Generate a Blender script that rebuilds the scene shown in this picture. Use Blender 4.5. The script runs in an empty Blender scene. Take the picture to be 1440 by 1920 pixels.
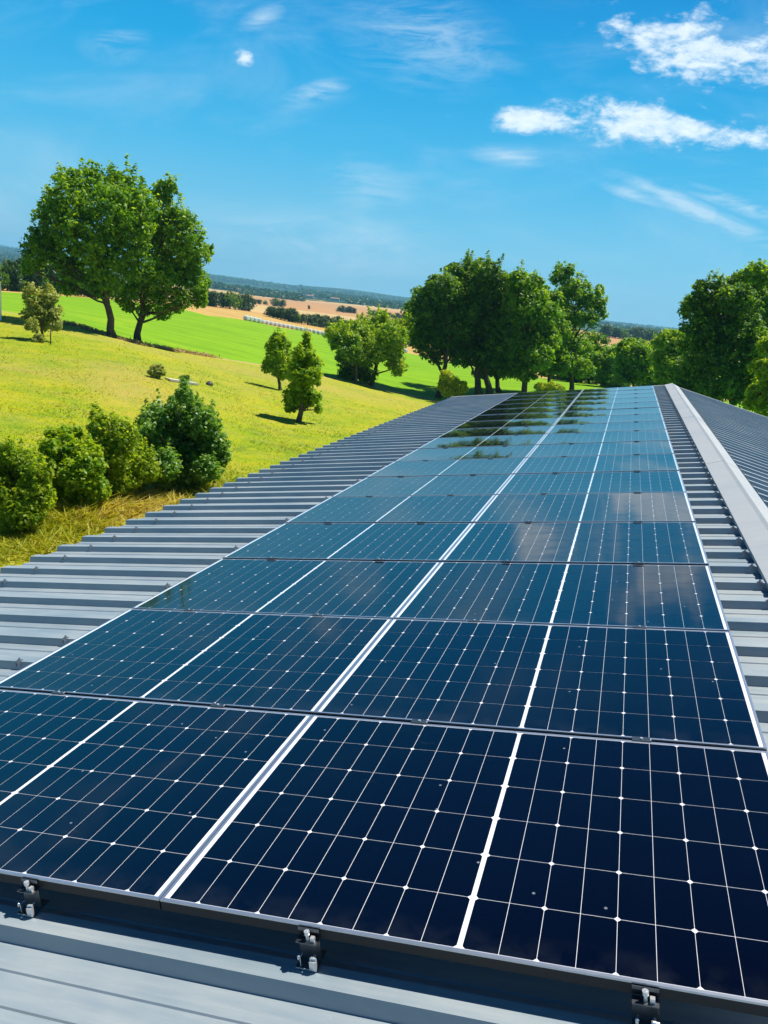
import bpy, math, random
import numpy as np
from mathutils import Vector, Matrix

random.seed(7)
RNG = np.random.default_rng(11)
scene = bpy.context.scene
COL = scene.collection
R = math.radians

# ------------------------------------------------------------------ frames
SL = R(11.3)                                  # roof pitch
UA = np.array([math.cos(SL), 0, math.sin(SL)])    # up the slope
VA = np.array([0, 1.0, 0])                        # along the ridge
NA = np.array([-math.sin(SL), 0, math.cos(SL)])   # roof normal
def roofpt(u, v, h): return UA*u + VA*v + NA*h
CAM = np.array([2.66829529, -1.59363998, 2.04346897])
CR = np.array([0.94684479, 0.30131256, 0.11267513])
CD = np.array([0.18452983, -0.22182413, -0.95746686])
CF = np.array([-0.26350273, 0.92736443, -0.26563418])
FP = 1447.7
HEAD = math.atan2(CF[0], CF[1])               # heading, clockwise from +Y
def ray(px, py):
    return CF + CR*(px-720)/FP + CD*(py-960)/FP

# ------------------------------------------------------------------ terrain
def yh(px): return 473.6 + 0.1177*px
CTRL = [  # photo point of a landmark and its distance in metres (along the view)
 (0,1050,14.2),(350,915,21),(150,960,17.5),(0,800,24),(560,790,36),(525,730,50),(85,643,45),(295,708,38),
 (0,600,55),(255,640,64),(120,607,60),(430,675,68),(600,705,78),(700,722,86),(810,747,88),(900,745,92),(1100,725,110),
 (0,547,150),(150,557,165),(333,574,185),(472,603,215),(622,632,235),(760,660,240),(1030,715,200),
 (360,574,300),(502,592,330),(622,617,350),(760,640,360),
 (472,572,600),(600,580,800),(700,590,800),(765,592,900),(1150,630,700),(1230,640,700),
 (0,500,1400),(450,553,1500),(570,558,1700),(770,577,2000),(1150,618,1800),(1285,635,1800),
 (0,478,3200),(390,528,3200),(600,552,3200),(800,573,3200),(1150,615,3200),(1300,634,3200),
 (0,452,5200),(60,459,5200),(390,509,5200),(560,533,5200),(775,558,5200),(1140,599,5200),(1290,614,5200),(1440,632,5200),
 (-300,420,5200)]
P_, Z_ = [], []
def rbc(x, y):
    dx, dy = x-CAM[0], y-CAM[1]
    r = np.sqrt(dx*dx+dy*dy)+1e-6
    az = np.arctan2(dx, dy)-HEAD
    az = (az+np.pi) % (2*np.pi)-np.pi
    return az, r
for px, py, D in CTRL:
    p = CAM + ray(px, py)*D
    a, r = rbc(p[0], p[1]); P_.append((a*1.6, math.log(r))); Z_.append(p[2])
for a in np.arange(-180, 180, 30):
    for r, z in ((2, -3.6), (8, -3.6), (30, -3.8)):
        if abs(a) < 50 and r > 10: continue
        P_.append((R(a)*1.6, math.log(r))); Z_.append(z)
    if abs(a) > 45:
        for r, z in ((150, -8), (800, -18), (5200, 10)):
            P_.append((R(a)*1.6, math.log(r))); Z_.append(z)
P_ = np.array(P_); Z_ = np.array(Z_)
SC = 1.0
def _k(d): return np.sqrt(d*d+0.04)
_A = _k(np.linalg.norm(P_[:, None]-P_[None], axis=2))
# work on drop angle so that near and far weigh the same
RR = np.exp(P_[:, 1])
T_ = (Z_-CAM[2])/RR
n_ = len(P_)
_M = np.zeros((n_+3, n_+3)); _M[:n_, :n_] = _A + np.eye(n_)*1e-5
_M[:n_, n_] = 1; _M[:n_, n_+1:] = P_; _M[n_:, :n_] = _M[:n_, n_:].T
W_ = np.linalg.solve(_M, np.concatenate([T_, [0, 0, 0]]))
def terr(x, y):
    x = np.atleast_1d(np.asarray(x, float)); y = np.atleast_1d(np.asarray(y, float))
    a, r = rbc(x, y)
    q = np.stack([a*1.6, np.log(np.clip(r, 1.5, 5400))], 1)
    out = np.empty(len(q))
    for s in range(0, len(q), 20000):
        d = np.linalg.norm(q[s:s+20000, None]-P_[None], axis=2)
        out[s:s+20000] = _k(d)@W_[:n_] + W_[n_] + q[s:s+20000]@W_[n_+1:]
    z = CAM[2] + out*np.clip(r, 1.5, 5400) - np.maximum(r-5400, 0)*.03
    b = np.clip((r-900)/2500, 0, 1)
    z = z + b*(6*np.sin(x/310+1)*np.sin(y/420+2)+4*np.sin(x/150+y/190))
    nb = np.clip((40-r)/20, 0, 1)       # level yard round the building
    bx = np.clip(1-np.maximum(np.abs(x-3.9)-6.5, 0)/6, 0, 1)*np.clip(1-np.maximum(np.abs(y-9)-13, 0)/8, 0, 1)
    z = np.where(bx > 0, z*(1-bx)+np.minimum(z, -3.6)*bx, z)
    return z
def tz(x, y): return float(terr(x, y)[0])
def at(px, py, dmax=9000):
    """Where the line of sight through a photo point meets the ground."""
    d = ray(px, py)
    ts = np.exp(np.linspace(math.log(4), math.log(dmax), 900))
    p = CAM[None]+ts[:, None]*d[None]
    g = p[:, 2]-terr(p[:, 0], p[:, 1])
    i = np.where(g < 0)[0]
    if len(i) == 0: return CAM+d*dmax
    i = i[0]
    if i == 0: return p[0]
    f = g[i-1]/(g[i-1]-g[i])
    q = p[i-1]+(p[i]-p[i-1])*f
    q[2] = tz(q[0], q[1]); return q
def atd(px, py, D):
    """Ground point in the direction of a photo point at a chosen distance."""
    p = CAM+ray(px, py)*D; return np.array([p[0], p[1], tz(p[0], p[1])])
def onplane(px, py, base):
    """Point of the upright plane through base that faces the viewpoint."""
    n = np.array([base[0]-CAM[0], base[1]-CAM[1], 0]); n /= np.linalg.norm(n)
    d = ray(px, py); t = ((np.array(base)-CAM)@n)/(d@n); return CAM+d*t
def dist(p): return float((np.array(p)-CAM)@CF)

# ------------------------------------------------------------------ helpers
def props(o, label=None, cat=None, group=None, kind=None):
    if label: o['label'] = label
    if cat: o['category'] = cat
    if group: o['group'] = group
    if kind: o['kind'] = kind
    return o
def empty(name, loc, rot=(0, 0, 0), **k):
    o = bpy.data.objects.new(name, None); COL.objects.link(o)
    o.location = [float(c) for c in loc]; o.rotation_euler = rot; o.empty_display_size = 0.2
    return props(o, **k)
class MB:
    def __init__(s): s.v = []; s.f = []; s.mi = []; s.n = 0
    def add(s, v, f, mi=0):
        v = np.asarray(v, float).reshape(-1, 3)
        s.v.append(v); s.f += [tuple(i+s.n for i in q) for q in f]; s.mi += [mi]*len(f); s.n += len(v); return s
    def box(s, a, b, mi=0):
        (x0, y0, z0), (x1, y1, z1) = a, b
        v = [(x0,y0,z0),(x1,y0,z0),(x1,y1,z0),(x0,y1,z0),(x0,y0,z1),(x1,y0,z1),(x1,y1,z1),(x0,y1,z1)]
        return s.add(v, [(0,3,2,1),(4,5,6,7),(0,1,5,4),(1,2,6,5),(2,3,7,6),(3,0,4,7)], mi)
    def tube(s, pts, rad, n=7, cap=True, mi=0):
        pts = np.asarray(pts, float); m = len(pts)
        V = []
        up = np.array([0.3, 0.2, 1.0])
        for i in range(m):
            t = pts[min(i+1, m-1)]-pts[max(i-1, 0)]; t = t/(np.linalg.norm(t)+1e-9)
            a = np.cross(t, up)
            if np.linalg.norm(a) < 1e-3: a = np.cross(t, [1, 0, 0])
            a /= np.linalg.norm(a); b = np.cross(t, a)
            for k in range(n):
                w = 2*math.pi*k/n
                V.append(pts[i]+rad[i]*(a*math.cos(w)+b*math.sin(w)))
        F = [(i*n+k, i*n+(k+1) % n, (i+1)*n+(k+1) % n, (i+1)*n+k) for i in range(m-1) for k in range(n)]
        if cap: F += [tuple(range(n))[::-1], tuple(range((m-1)*n, m*n))]
        return s.add(V, F, mi)
    def cyl(s, c0, c1, r, n=12, mi=0): return s.tube([c0, c1], [r, r], n, True, mi)
    def build(s, name, mats, parent=None, smooth=False, loc=None):
        me = bpy.data.meshes.new(name)
        me.from_pydata(np.concatenate(s.v).tolist(), [], s.f); me.update()
        for m in (mats if isinstance(mats, (list, tuple)) else [mats]): me.materials.append(m)
        if any(s.mi): me.polygons.foreach_set('material_index', s.mi)
        if smooth: me.polygons.foreach_set('use_smooth', [True]*len(me.polygons))
        return link(name, me, parent, loc)
def link(name, me, parent=None, loc=None):
    o = bpy.data.objects.new(name, me); COL.objects.link(o)
    if parent is not None: o.parent = parent
    if loc is not None: o.location = [float(c) for c in loc]
    return o
def copy_tree(o, parent=None):
    c = o.copy(); COL.objects.link(c)
    if parent is not None: c.parent = parent
    for ch in list(o.children): copy_tree(ch, c)
    return c

# ------------------------------------------------------------------ materials
def mat(name):
    m = bpy.data.materials.new(name); m.use_nodes = True
    nt = m.node_tree; b = nt.nodes['Principled BSDF']
    return m, nt, b
class NT:
    def __init__(s, nt): s.nt = nt
    def n(s, t, **k):
        o = s.nt.nodes.new(t)
        for a, v in k.items(): setattr(o, a, v)
        return o
    def l(s, a, b): s.nt.links.new(a, b)
    def noise(s, vec, scale, detail=4, rough=.55, dist=0.0, dims='3D'):
        o = s.n('ShaderNodeTexNoise', noise_dimensions=dims)
        if vec is not None: s.l(vec, o.inputs['Vector'])
        o.inputs['Scale'].default_value = scale; o.inputs['Detail'].default_value = detail
        o.inputs['Roughness'].default_value = rough; o.inputs['Distortion'].default_value = dist
        return o.outputs['Fac']
    def ramp(s, fac, stops, interp='LINEAR'):
        o = s.n('ShaderNodeValToRGB'); cr = o.color_ramp; cr.interpolation = interp
        while len(cr.elements) < len(stops): cr.elements.new(.5)
        for e, (p, c) in zip(cr.elements, stops):
            e.position = p; e.color = (*c, 1) if not isinstance(c, (int, float)) else (c, c, c, 1)
        s.l(fac, o.inputs['Fac']); return o.outputs['Color']
    def mix(s, fac, a, b, mode='MIX'):
        o = s.n('ShaderNodeMix', data_type='RGBA', blend_type=mode)
        for sock, v in ((o.inputs['Factor'], fac), (o.inputs['A'], a), (o.inputs['B'], b)):
            if isinstance(v, (int, float)): sock.default_value = v
            elif isinstance(v, tuple): sock.default_value = (*v, 1) if len(v) == 3 else v
            else: s.l(v, sock)
        return o.outputs['Result']
    def m(s, op, a, b=None, c=None):
        o = s.n('ShaderNodeMath', operation=op)
        for i, v in enumerate((a, b, c)):
            if v is None: continue
            if isinstance(v, (int, float)): o.inputs[i].default_value = v
            else: s.l(v, o.inputs[i])
        return o.outputs[0]
    def mapr(s, v, a, b, c=0.0, d=1.0, smooth=False):
        o = s.n('ShaderNodeMapRange', interpolation_type='SMOOTHSTEP' if smooth else 'LINEAR')
        s.l(v, o.inputs['Value'])
        for nme, x in (('From Min', a), ('From Max', b), ('To Min', c), ('To Max', d)): o.inputs[nme].default_value = x
        return o.outputs['Result']
    def attr(s, name):
        o = s.n('ShaderNodeAttribute', attribute_name=name); return o.outputs['Fac']
    def bump(s, h, strength, dist, b):
        o = s.n('ShaderNodeBump'); o.inputs['Strength'].default_value = strength; o.inputs['Distance'].default_value = dist
        s.l(h, o.inputs['Height']); s.l(o.outputs['Normal'], b.inputs['Normal'])
    def scaled(s, vec, sc, rot=(0, 0, 0)):
        o = s.n('ShaderNodeMapping'); s.l(vec, o.inputs['Vector']); o.inputs['Scale'].default_value = sc
        o.inputs['Rotation'].default_value = rot; return o.outputs['Vector']

def m_simple(name, col, rough=.5, metal=0.0, var=.12, scale=8, bump=0.0, spec=.5):
    m, nt, b = mat(name); T = NT(nt)
    tc = T.n('ShaderNodeTexCoord').outputs['Object']
    f = T.noise(tc, scale, 5)
    c = T.mix(T.mapr(f, .3, .7), tuple(x*(1-var) for x in col), tuple(min(1, x*(1+var)) for x in col))
    T.l(c, b.inputs['Base Color']); b.inputs['Roughness'].default_value = rough; b.inputs['Metallic'].default_value = metal
    b.inputs['Specular IOR Level'].default_value = spec
    if bump: T.bump(T.noise(tc, scale*3, 5), bump, .02, b)
    return m

# painted steel sheet of the roof: fine dust, faint streaks running down the slope
def m_sheet(name, col, dust=(.42, .42, .38), spec=.5):
    m, nt, b = mat(name); T = NT(nt)
    geo = T.n('ShaderNodeTexCoord').outputs['Object']
    st = T.noise(T.scaled(geo, (.6, 14, 6)), 2.0, 5, .6)
    cl = T.noise(geo, 1.3, 6, .6)
    sp = T.noise(geo, 90, 3, .7)
    f = T.m('ADD', T.m('MULTIPLY', T.mapr(st, .35, .75), .35), T.m('MULTIPLY', T.mapr(cl, .35, .7), .35))
    c = T.mix(f, col, dust)
    c = T.mix(T.mapr(sp, .66, .76, 0, .35), c, (.5, .5, .46))
    T.l(c, b.inputs['Base Color'])
    T.l(T.mapr(cl, .3, .7, .44, .56), b.inputs['Roughness']); b.inputs['Specular IOR Level'].default_value = spec
    T.bump(T.noise(T.scaled(geo, (2, 1, 1)), 5, 3), .05, .02, b)
    return m
M_SHEET = m_sheet('roof_paint', (.18, .245, .29), (.44, .45, .43), 1.0)
M_CAP = m_sheet('ridge_cap_paint', (.33, .345, .355), (.44, .44, .42), .6)
M_ALU = m_simple('anodised_aluminium', (.55, .57, .62), .34, .85, .06, 20)
M_GALV = m_simple('galvanised_steel', (.55, .56, .56), .38, .9, .12, 60)
M_DARKALU = m_simple('dark_clamp_metal', (.16, .17, .18), .35, .9, .1, 30)
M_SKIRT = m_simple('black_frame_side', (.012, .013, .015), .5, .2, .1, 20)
M_SCREW = m_simple('dull_screw_steel', (.30, .31, .33), .35, .8, .1, 80)
M_STEEL = m_simple('bright_bolt_steel', (.75, .75, .74), .25, .6, .06, 80)
M_WALL = m_simple('barn_cladding', (.34, .33, .30), .7, 0, .08, 1.5)
M_RUBBER = m_simple('black_rubber', (.02, .02, .02), .8, 0, .1, 20)
M_WHITEWALL = m_simple('white_render', (.80, .79, .76), .8, 0, .04, 2)
M_DARKROOF = m_simple('dark_roof_edge', (.05, .045, .045), .6, 0, .1, 3)
M_TERRA = m_simple('terracotta_tiles', (.28, .15, .10), .8, 0, .25, .3)
M_STONEH = m_simple('pale_plaster', (.62, .55, .45), .8, 0, .1, .2)
M_WRAP = m_simple('white_bale_wrap', (.58, .62, .60), .45, 0, .08, 3)
M_STONE = m_simple('concrete_slab', (.5, .47, .40), .9, 0, .15, 4)
M_POST = m_simple('weathered_wood', (.10, .075, .05), .85, 0, .3, 12)
M_HAY = m_simple('straw_ridge', (.42, .31, .14), .95, 0, .35, 2.5)

# glass of the panels: deep blue cells and white backing, both under one glossy sheet
def m_glass(name, col, tint2, ispec):
    m, nt, b = mat(name); T = NT(nt)
    tc = T.n('ShaderNodeTexCoord').outputs['Object']
    rnd = T.n('ShaderNodeObjectInfo').outputs['Random']
    add = T.n('ShaderNodeVectorMath', operation='ADD'); T.l(tc, add.inputs[0])
    cmb = T.n('ShaderNodeCombineXYZ')
    T.l(T.m('MULTIPLY', rnd, 37.0), cmb.inputs[0]); T.l(T.m('MULTIPLY', rnd, 91.0), cmb.inputs[1])
    T.l(cmb.outputs[0], add.inputs[1]); vec = add.outputs[0]
    big = T.noise(vec, 1.2, 4, .6)
    c = T.mix(T.mapr(big, .3, .7), col, tint2)
    # dried water marks and droppings
    vo = T.n('ShaderNodeTexVoronoi', feature='F1', voronoi_dimensions='2D'); T.l(vec, vo.inputs['Vector']); vo.inputs['Scale'].default_value = 5.5
    spot = T.mapr(vo.outputs['Distance'], .012, .030, 1, 0)
    keep = T.m('GREATER_THAN', T.n('ShaderNodeSeparateColor') and _sep(T, vo.outputs['Color']), .80)
    fine = T.mapr(T.noise(vec, 55, 4, .7), .70, .80, 0, .35)
    smear = T.m('MULTIPLY', T.mapr(T.noise(T.scaled(vec, (1, 3, 1), (0, 0, .5)), 4.5, 5, .65), .66, .80, 0, .035), 1.0)
    dirt = T.m('MAXIMUM', T.m('MULTIPLY', T.m('MULTIPLY', spot, keep), .45), T.m('MAXIMUM', T.m('MULTIPLY', fine, .14), smear))
    edge = T.n('ShaderNodeSeparateXYZ'); T.l(tc, edge.inputs[0])
    low = T.m('MULTIPLY', T.mapr(edge.outputs[1], .0, .10, .03, .0), T.mapr(T.noise(vec, 9, 4), .4, .7))
    c = T.mix(T.m('MAXIMUM', dirt, low), c, (.42, .48, .52))
    T.l(c, b.inputs['Base Color'])
    b.inputs['Roughness'].default_value = .22; b.inputs['Specular IOR Level'].default_value = ispec
    b.inputs['Coat Weight'].default_value = 1.0; b.inputs['Coat IOR'].default_value = 1.54
    T.l(T.mapr(T.noise(vec, 3, 5), .3, .7, .025, .07), b.inputs['Coat Roughness'])
    bp = T.n('ShaderNodeBump'); bp.inputs['Strength'].default_value = .03; bp.inputs['Distance'].default_value = .02
    T.l(T.noise(vec, 2.2, 2), bp.inputs['Height'])
    # the glass sags a little between its clamped edges
    yy = T.m('SUBTRACT', edge.outputs[1], .563)
    sg = T.n('ShaderNodeBump'); sg.inputs['Strength'].default_value = 1.0; sg.inputs['Distance'].default_value = .011
    T.l(T.m('MULTIPLY', yy, yy), sg.inputs['Height']); T.l(bp.outputs['Normal'], sg.inputs['Normal']); T.l(sg.outputs['Normal'], b.inputs['Coat Normal'])
    return m
def _sep(T, c):
    s = T.n('ShaderNodeSeparateColor'); T.l(c, s.inputs[0]); return s.outputs[0]
M_CELL = m_glass('solar_cell_silicon', (.0005, .0010, .007), (.0003, .0007, .005), .0)
M_BACK = m_glass('white_backsheet', (.86, .86, .88), (.80, .80, .84), .3)

def m_leaf(name, stops, trans=.5, rough=.5, spec=.35):
    m, nt, b = mat(name); T = NT(nt)
    c = T.ramp(T.attr('tint'), stops)
    T.l(c, b.inputs['Base Color']); b.inputs['Roughness'].default_value = rough; b.inputs['Specular IOR Level'].default_value = spec
    tr = T.n('ShaderNodeBsdfTranslucent')
    T.l(T.mix(1.0, c, (1.6, 1.4, .4), 'MULTIPLY'), tr.inputs['Color'])
    mx = T.n('ShaderNodeMixShader'); mx.inputs[0].default_value = trans
    T.l(b.outputs[0], mx.inputs[1]); T.l(tr.outputs[0], mx.inputs[2])
    out = nt.nodes['Material Output']; T.l(mx.outputs[0], out.inputs['Surface'])
    return m
L_OAK = m_leaf('oak_leaves', [(0, (0.0366, 0.1220, 0.0073)), (.5, (0.1281, 0.2928, 0.0122)), (1, (0.3538, 0.5124, 0.0220))])
L_DARK = m_leaf('dark_leaves', [(0, (0.0225, 0.0875, 0.0100)), (.5, (0.0813, 0.2063, 0.0150)), (1, (0.2500, 0.4000, 0.0250))])
L_LIME = m_leaf('lime_leaves', [(0, (0.0690, 0.1955, 0.0046)), (.5, (0.2185, 0.3910, 0.0092)), (1, (0.4600, 0.5520, 0.0230))])
L_YEL = m_leaf('yellow_leaves', [(0, (.20, .32, .01)), (.5, (.34, .46, .015)), (1, (.52, .55, .03))])
L_OLIVE = m_leaf('olive_leaves', [(0, (.14, .19, .03)), (.5, (.32, .38, .08)), (1, (.50, .53, .17))], .4)
L_GLOSS = m_leaf('glossy_shrub_leaves', [(0, (.03, .11, .012)), (.5, (.13, .30, .035)), (1, (.36, .52, .13))], .5, .42, .45)
L_SHRUB = m_leaf('mid_shrub_leaves', [(0, (.07, .17, .009)), (.5, (.25, .39, .02)), (1, (.48, .56, .05))], .6, .5, .3)
L_FAR = m_leaf('distant_leaves', [(0, (0.0176, 0.0550, 0.0132)), (.5, (0.0385, 0.0990, 0.0198)), (1, (0.0770, 0.1540, 0.0242))], .25)
M_BARK = m_simple('bark', (.085, .065, .045), .9, 0, .45, 7, .5)
M_GRASSB = m_leaf('grass_blades', [(0, (.14, .25, .004)), (.45, (.30, .34, .006)), (.75, (.43, .40, .03)), (1, (.52, .44, .12))], .35)

# ------------------------------------------------------------------ ground
def polyline_r(pts):
    """photo polyline -> (azimuth, range) table on the terrain"""
    out = []
    for px, py in pts:
        p = at(px, py); a, r = rbc(np.array([p[0]]), np.array([p[1]])); out.append((a[0], r[0]))
    out.sort(); return np.array(out)
B1 = polyline_r([(-60,572),(0,583),(60,594),(120,606),(185,626),(250,643),(340,660),(430,675),(520,690),(600,705),(700,724),(810,748),(900,766),(1000,785),(1200,820),(1440,860)])
B2 = polyline_r([(-60,540),(0,547),(150,557),(260,567),(330,577),(390,592),(472,603),(560,619),(622,632),(700,648),(760,661),(900,690),(1030,712),(1200,730),(1440,765)])
B3 = polyline_r([(-60,528),(0,535),(150,548),(300,563),(360,572),(430,580),(502,592),(570,608),(622,617),(700,632),(760,645),(900,665),(1100,690),(1440,730)])
B4 = polyline_r([(-60,492),(0,500),(200,520),(380,541),(450,550),(570,560),(680,572),(770,583),(900,596),(1130,625),(1230,638),(1440,665)])
def rb(B, az): return np.interp(az, B[:, 0], B[:, 1])
DRY = []
def build_ground():
    az = np.concatenate([np.arange(-180, -36, 4), np.arange(-36, 37, .16), np.arange(40, 180, 4)])
    rr = np.concatenate([[0.3], np.exp(np.linspace(math.log(1.2), math.log(6600), 410))])
    A, Rr = np.meshgrid(R(1)*az, rr, indexing='ij')
    hd = A+HEAD
    X = CAM[0]+Rr*np.sin(hd); Y = CAM[1]+Rr*np.cos(hd)
    Z = terr(X.ravel(), Y.ravel())
    na, nr = A.shape
    i, j = np.meshgrid(np.arange(na), np.arange(nr-1), indexing='ij')
    i2 = (i+1) % na
    F = np.stack([i*nr+j, i*nr+j+1, i2*nr+j+1, i2*nr+j], -1).reshape(-1, 4)
    me = bpy.data.meshes.new('ground')
    co = np.stack([X.ravel(), Y.ravel(), Z], 1)
    me.vertices.add(len(co)); me.vertices.foreach_set('co', co.ravel())
    me.loops.add(F.size); me.loops.foreach_set('vertex_index', F.ravel().astype(np.int32))
    me.polygons.add(len(F)); me.polygons.foreach_set('loop_start', (np.arange(len(F))*4).astype(np.int32))
    me.polygons.foreach_set('use_smooth', np.ones(len(F), bool))
    me.update(calc_edges=True); me.validate()
    a = A.ravel(); r = Rr.ravel()
    b = [np.full(len(a), .01), rb(B1, a), rb(B2, a), rb(B3, a), rb(B4, a), np.full(len(a), 20000.)]
    for k in range(1, 5): b[k] = np.maximum(b[k], b[k-1]*1.02)
    q = np.zeros(len(a)); lr = np.log(r)
    for k in range(5):
        l0, l1 = np.log(b[k]), np.log(b[k+1])
        s = (lr > l0); t = np.clip((lr-l0)/(l1-l0), 0, 1)
        if k == 0: t = np.clip(1-(np.log(b[1])-lr)/1.0, 0, 1)
        q = np.where(s, k+t, q)
    at_ = me.attributes.new('zone', 'FLOAT', 'POINT'); at_.data.foreach_set('value', q.astype(np.float32))
    dry = np.zeros(len(a))
    for px, py, sx, sy, w in ((225, 700, 2.2, 4.5, 1.0), (250, 735, 2.0, 4.0, .9), (160, 700, 6, 4, .45), (480, 700, 9, 7, .8), (600, 725, 9, 8, .8),
                              (330, 668, 9, 4, .8), (720, 745, 9, 8, .7), (60, 690, 8, 4, .4), (250, 970, 3, 1.6, .7), (60, 1035, 2.5, 1.5, .6), (430, 720, 6, 5, .4)):
        c = at(px, py); DRY.append((c[0], c[1], sx, sy, w)); dx = co[:, 0]-c[0]; dy = co[:, 1]-c[1]
        u = dx*math.cos(.6)+dy*math.sin(.6); v = -dx*math.sin(.6)+dy*math.cos(.6)
        dry = np.maximum(dry, w*np.exp(-(u/sx)**2-(v/sy)**2))
    at2 = me.attributes.new('dry', 'FLOAT', 'POINT'); at2.data.foreach_set('value', dry.astype(np.float32))
    # --- material
    m, nt, bs = mat('ground_cover'); T = NT(nt)
    pos = T.n('ShaderNodeNewGeometry').outputs['Position']
    zq = T.attr('zone'); dr = T.attr('dry')
    n1 = T.noise(pos, .12, 6, .6); n2 = T.noise(pos, .9, 6, .65); n3 = T.noise(T.scaled(pos, (1, 2.2, 1), (0, 0, .5)), 5, 5, .7); n4 = T.noise(pos, 28, 4, .75)
    lawn = T.ramp(T.m('ADD', T.m('MULTIPLY', n1, .45), T.m('MULTIPLY', n2, .55)),
                  [(.34, (.11, .24, .001)), (.45, (.25, .34, .001)), (.55, (.37, .38, .002)), (.66, (.48, .40, .02))])
    tan = T.mapr(T.noise(T.scaled(pos, (.16, .42, 1), (0, 0, -.5)), 1.0, 6, .68, .6), .50, .66)
    straw = T.ramp(n3, [(.3, (.30, .25, .03)), (.7, (.50, .39, .12))])
    mow = T.mapr(T.noise(T.scaled(pos, (.25, 2.0, 1), (0, 0, -.25)), 1.2, 4, .7), .45, .68)
    dfac = T.m('MULTIPLY', dr, T.mapr(n3, .3, .62))
    lawn = T.mix(T.m('MINIMUM', T.m('ADD', T.m('ADD', dfac, T.m('MULTIPLY', T.m('MULTIPLY', tan, T.mapr(n3, .35, .6)), .42)), T.m('MULTIPLY', mow, .35)), 1.0), lawn, straw)
    lawn = T.mix(T.mapr(n4, .35, .75, .0, .7), lawn, T.mix(1.0, lawn, (.45, .5, .5), 'MULTIPLY'))
    lawn = T.mix(T.mapr(n4, .52, .8, .0, .4), lawn, (.50, .48, .06))
    f1 = T.noise(T.scaled(pos, (.05, .5, 1), (0, 0, .25)), 1, 5, .65)
    field = T.ramp(f1, [(.3, (.12, .27, .001)), (.55, (.185, .355, .002)), (.75, (.27, .40, .003))])
    fy = T.mapr(T.noise(T.scaled(pos, (.012, .05, 1), (0, 0, .35)), 1, 4, .6), .60, .72, 0, .6)
    field = T.mix(fy, field, (.30, .40, .01))
    field = T.mix(T.mapr(T.noise(pos, 1.2, 5, .7), .4, .75, 0, .3), field, T.mix(1.0, field, (.5, .6, .5), 'MULTIPLY'))
    s1 = T.noise(T.scaled(pos, (.02, .35, 1), (0, 0, .3)), 1, 5, .6)
    stub = T.ramp(s1, [(.3, (.36, .22, .055)), (.7, (.55, .37, .11))])
    vor = T.n('ShaderNodeTexVoronoi'); vor.inputs['Scale'].default_value = 1.0; T.l(T.scaled(pos, (.0022, .0045, .0), (0, 0, .2)), vor.inputs['Vector'])
    brown = T.ramp(_sep(T, vor.outputs['Color']), [(0, (.46, .25, .10)), (.45, (.55, .33, .13)), (.62, (.40, .22, .09)), (.72, (.28, .30, .06)), (.85, (.52, .38, .16)), (1, (.22, .30, .05))], 'CONSTANT')
    brown = T.mix(T.mapr(T.noise(T.scaled(pos, (.01, .08, 1), (0, 0, .2)), 1, 4), .3, .7, 0, .35), brown, (.33, .19, .08))
    vo2 = T.n('ShaderNodeTexVoronoi'); vo2.inputs['Scale'].default_value = 1.0; T.l(T.scaled(pos, (.0013, .0017, .0), (0, 0, -.3)), vo2.inputs['Vector'])
    far = T.ramp(_sep(T, vo2.outputs['Color']), [(0, (.022, .055, .016)), (.42, (.03, .07, .02)), (.58, (.38, .25, .12)), (.70, (.05, .13, .02)), (.82, (.40, .31, .15)), (.9, (.025, .06, .018))], 'CONSTANT')
    wood = T.mapr(T.noise(pos, .0016, 5, .6), .46, .52)
    far = T.mix(wood, far, (.022, .055, .018))
    jit = T.m('MULTIPLY', T.m('SUBTRACT', n2, .5), .03)
    z = T.m('ADD', zq, jit)
    c = T.mix(T.m('GREATER_THAN', z, 1.0), lawn, field)
    edge = T.m('MULTIPLY', T.m('GREATER_THAN', z, .985), T.m('LESS_THAN', z, 1.012))
    c = T.mix(T.m('MULTIPLY', edge, .75), c, (.42, .31, .12))
    c = T.mix(T.m('GREATER_THAN', zq, 2.0), c, stub)
    c = T.mix(T.m('GREATER_THAN', zq, 3.0), c, brown)
    c = T.mix(T.m('GREATER_THAN', T.m('ADD', zq, T.m('MULTIPLY', T.m('SUBTRACT', T.noise(pos, .004, 4), .5), .5)), 4.0), c, far)
    T.l(c, bs.inputs['Base Color']); bs.inputs['Roughness'].default_value = .9; bs.inputs['Specular IOR Level'].default_value = .15
    hgt = T.m('ADD', T.m('MULTIPLY', n4, .35), T.m('ADD', T.m('MULTIPLY', n3, .4), n2))
    T.bump(hgt, .30, .16, bs)
    me.materials.append(m)
    return props(link('ground', me), kind='structure')
ground = build_ground()

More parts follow.
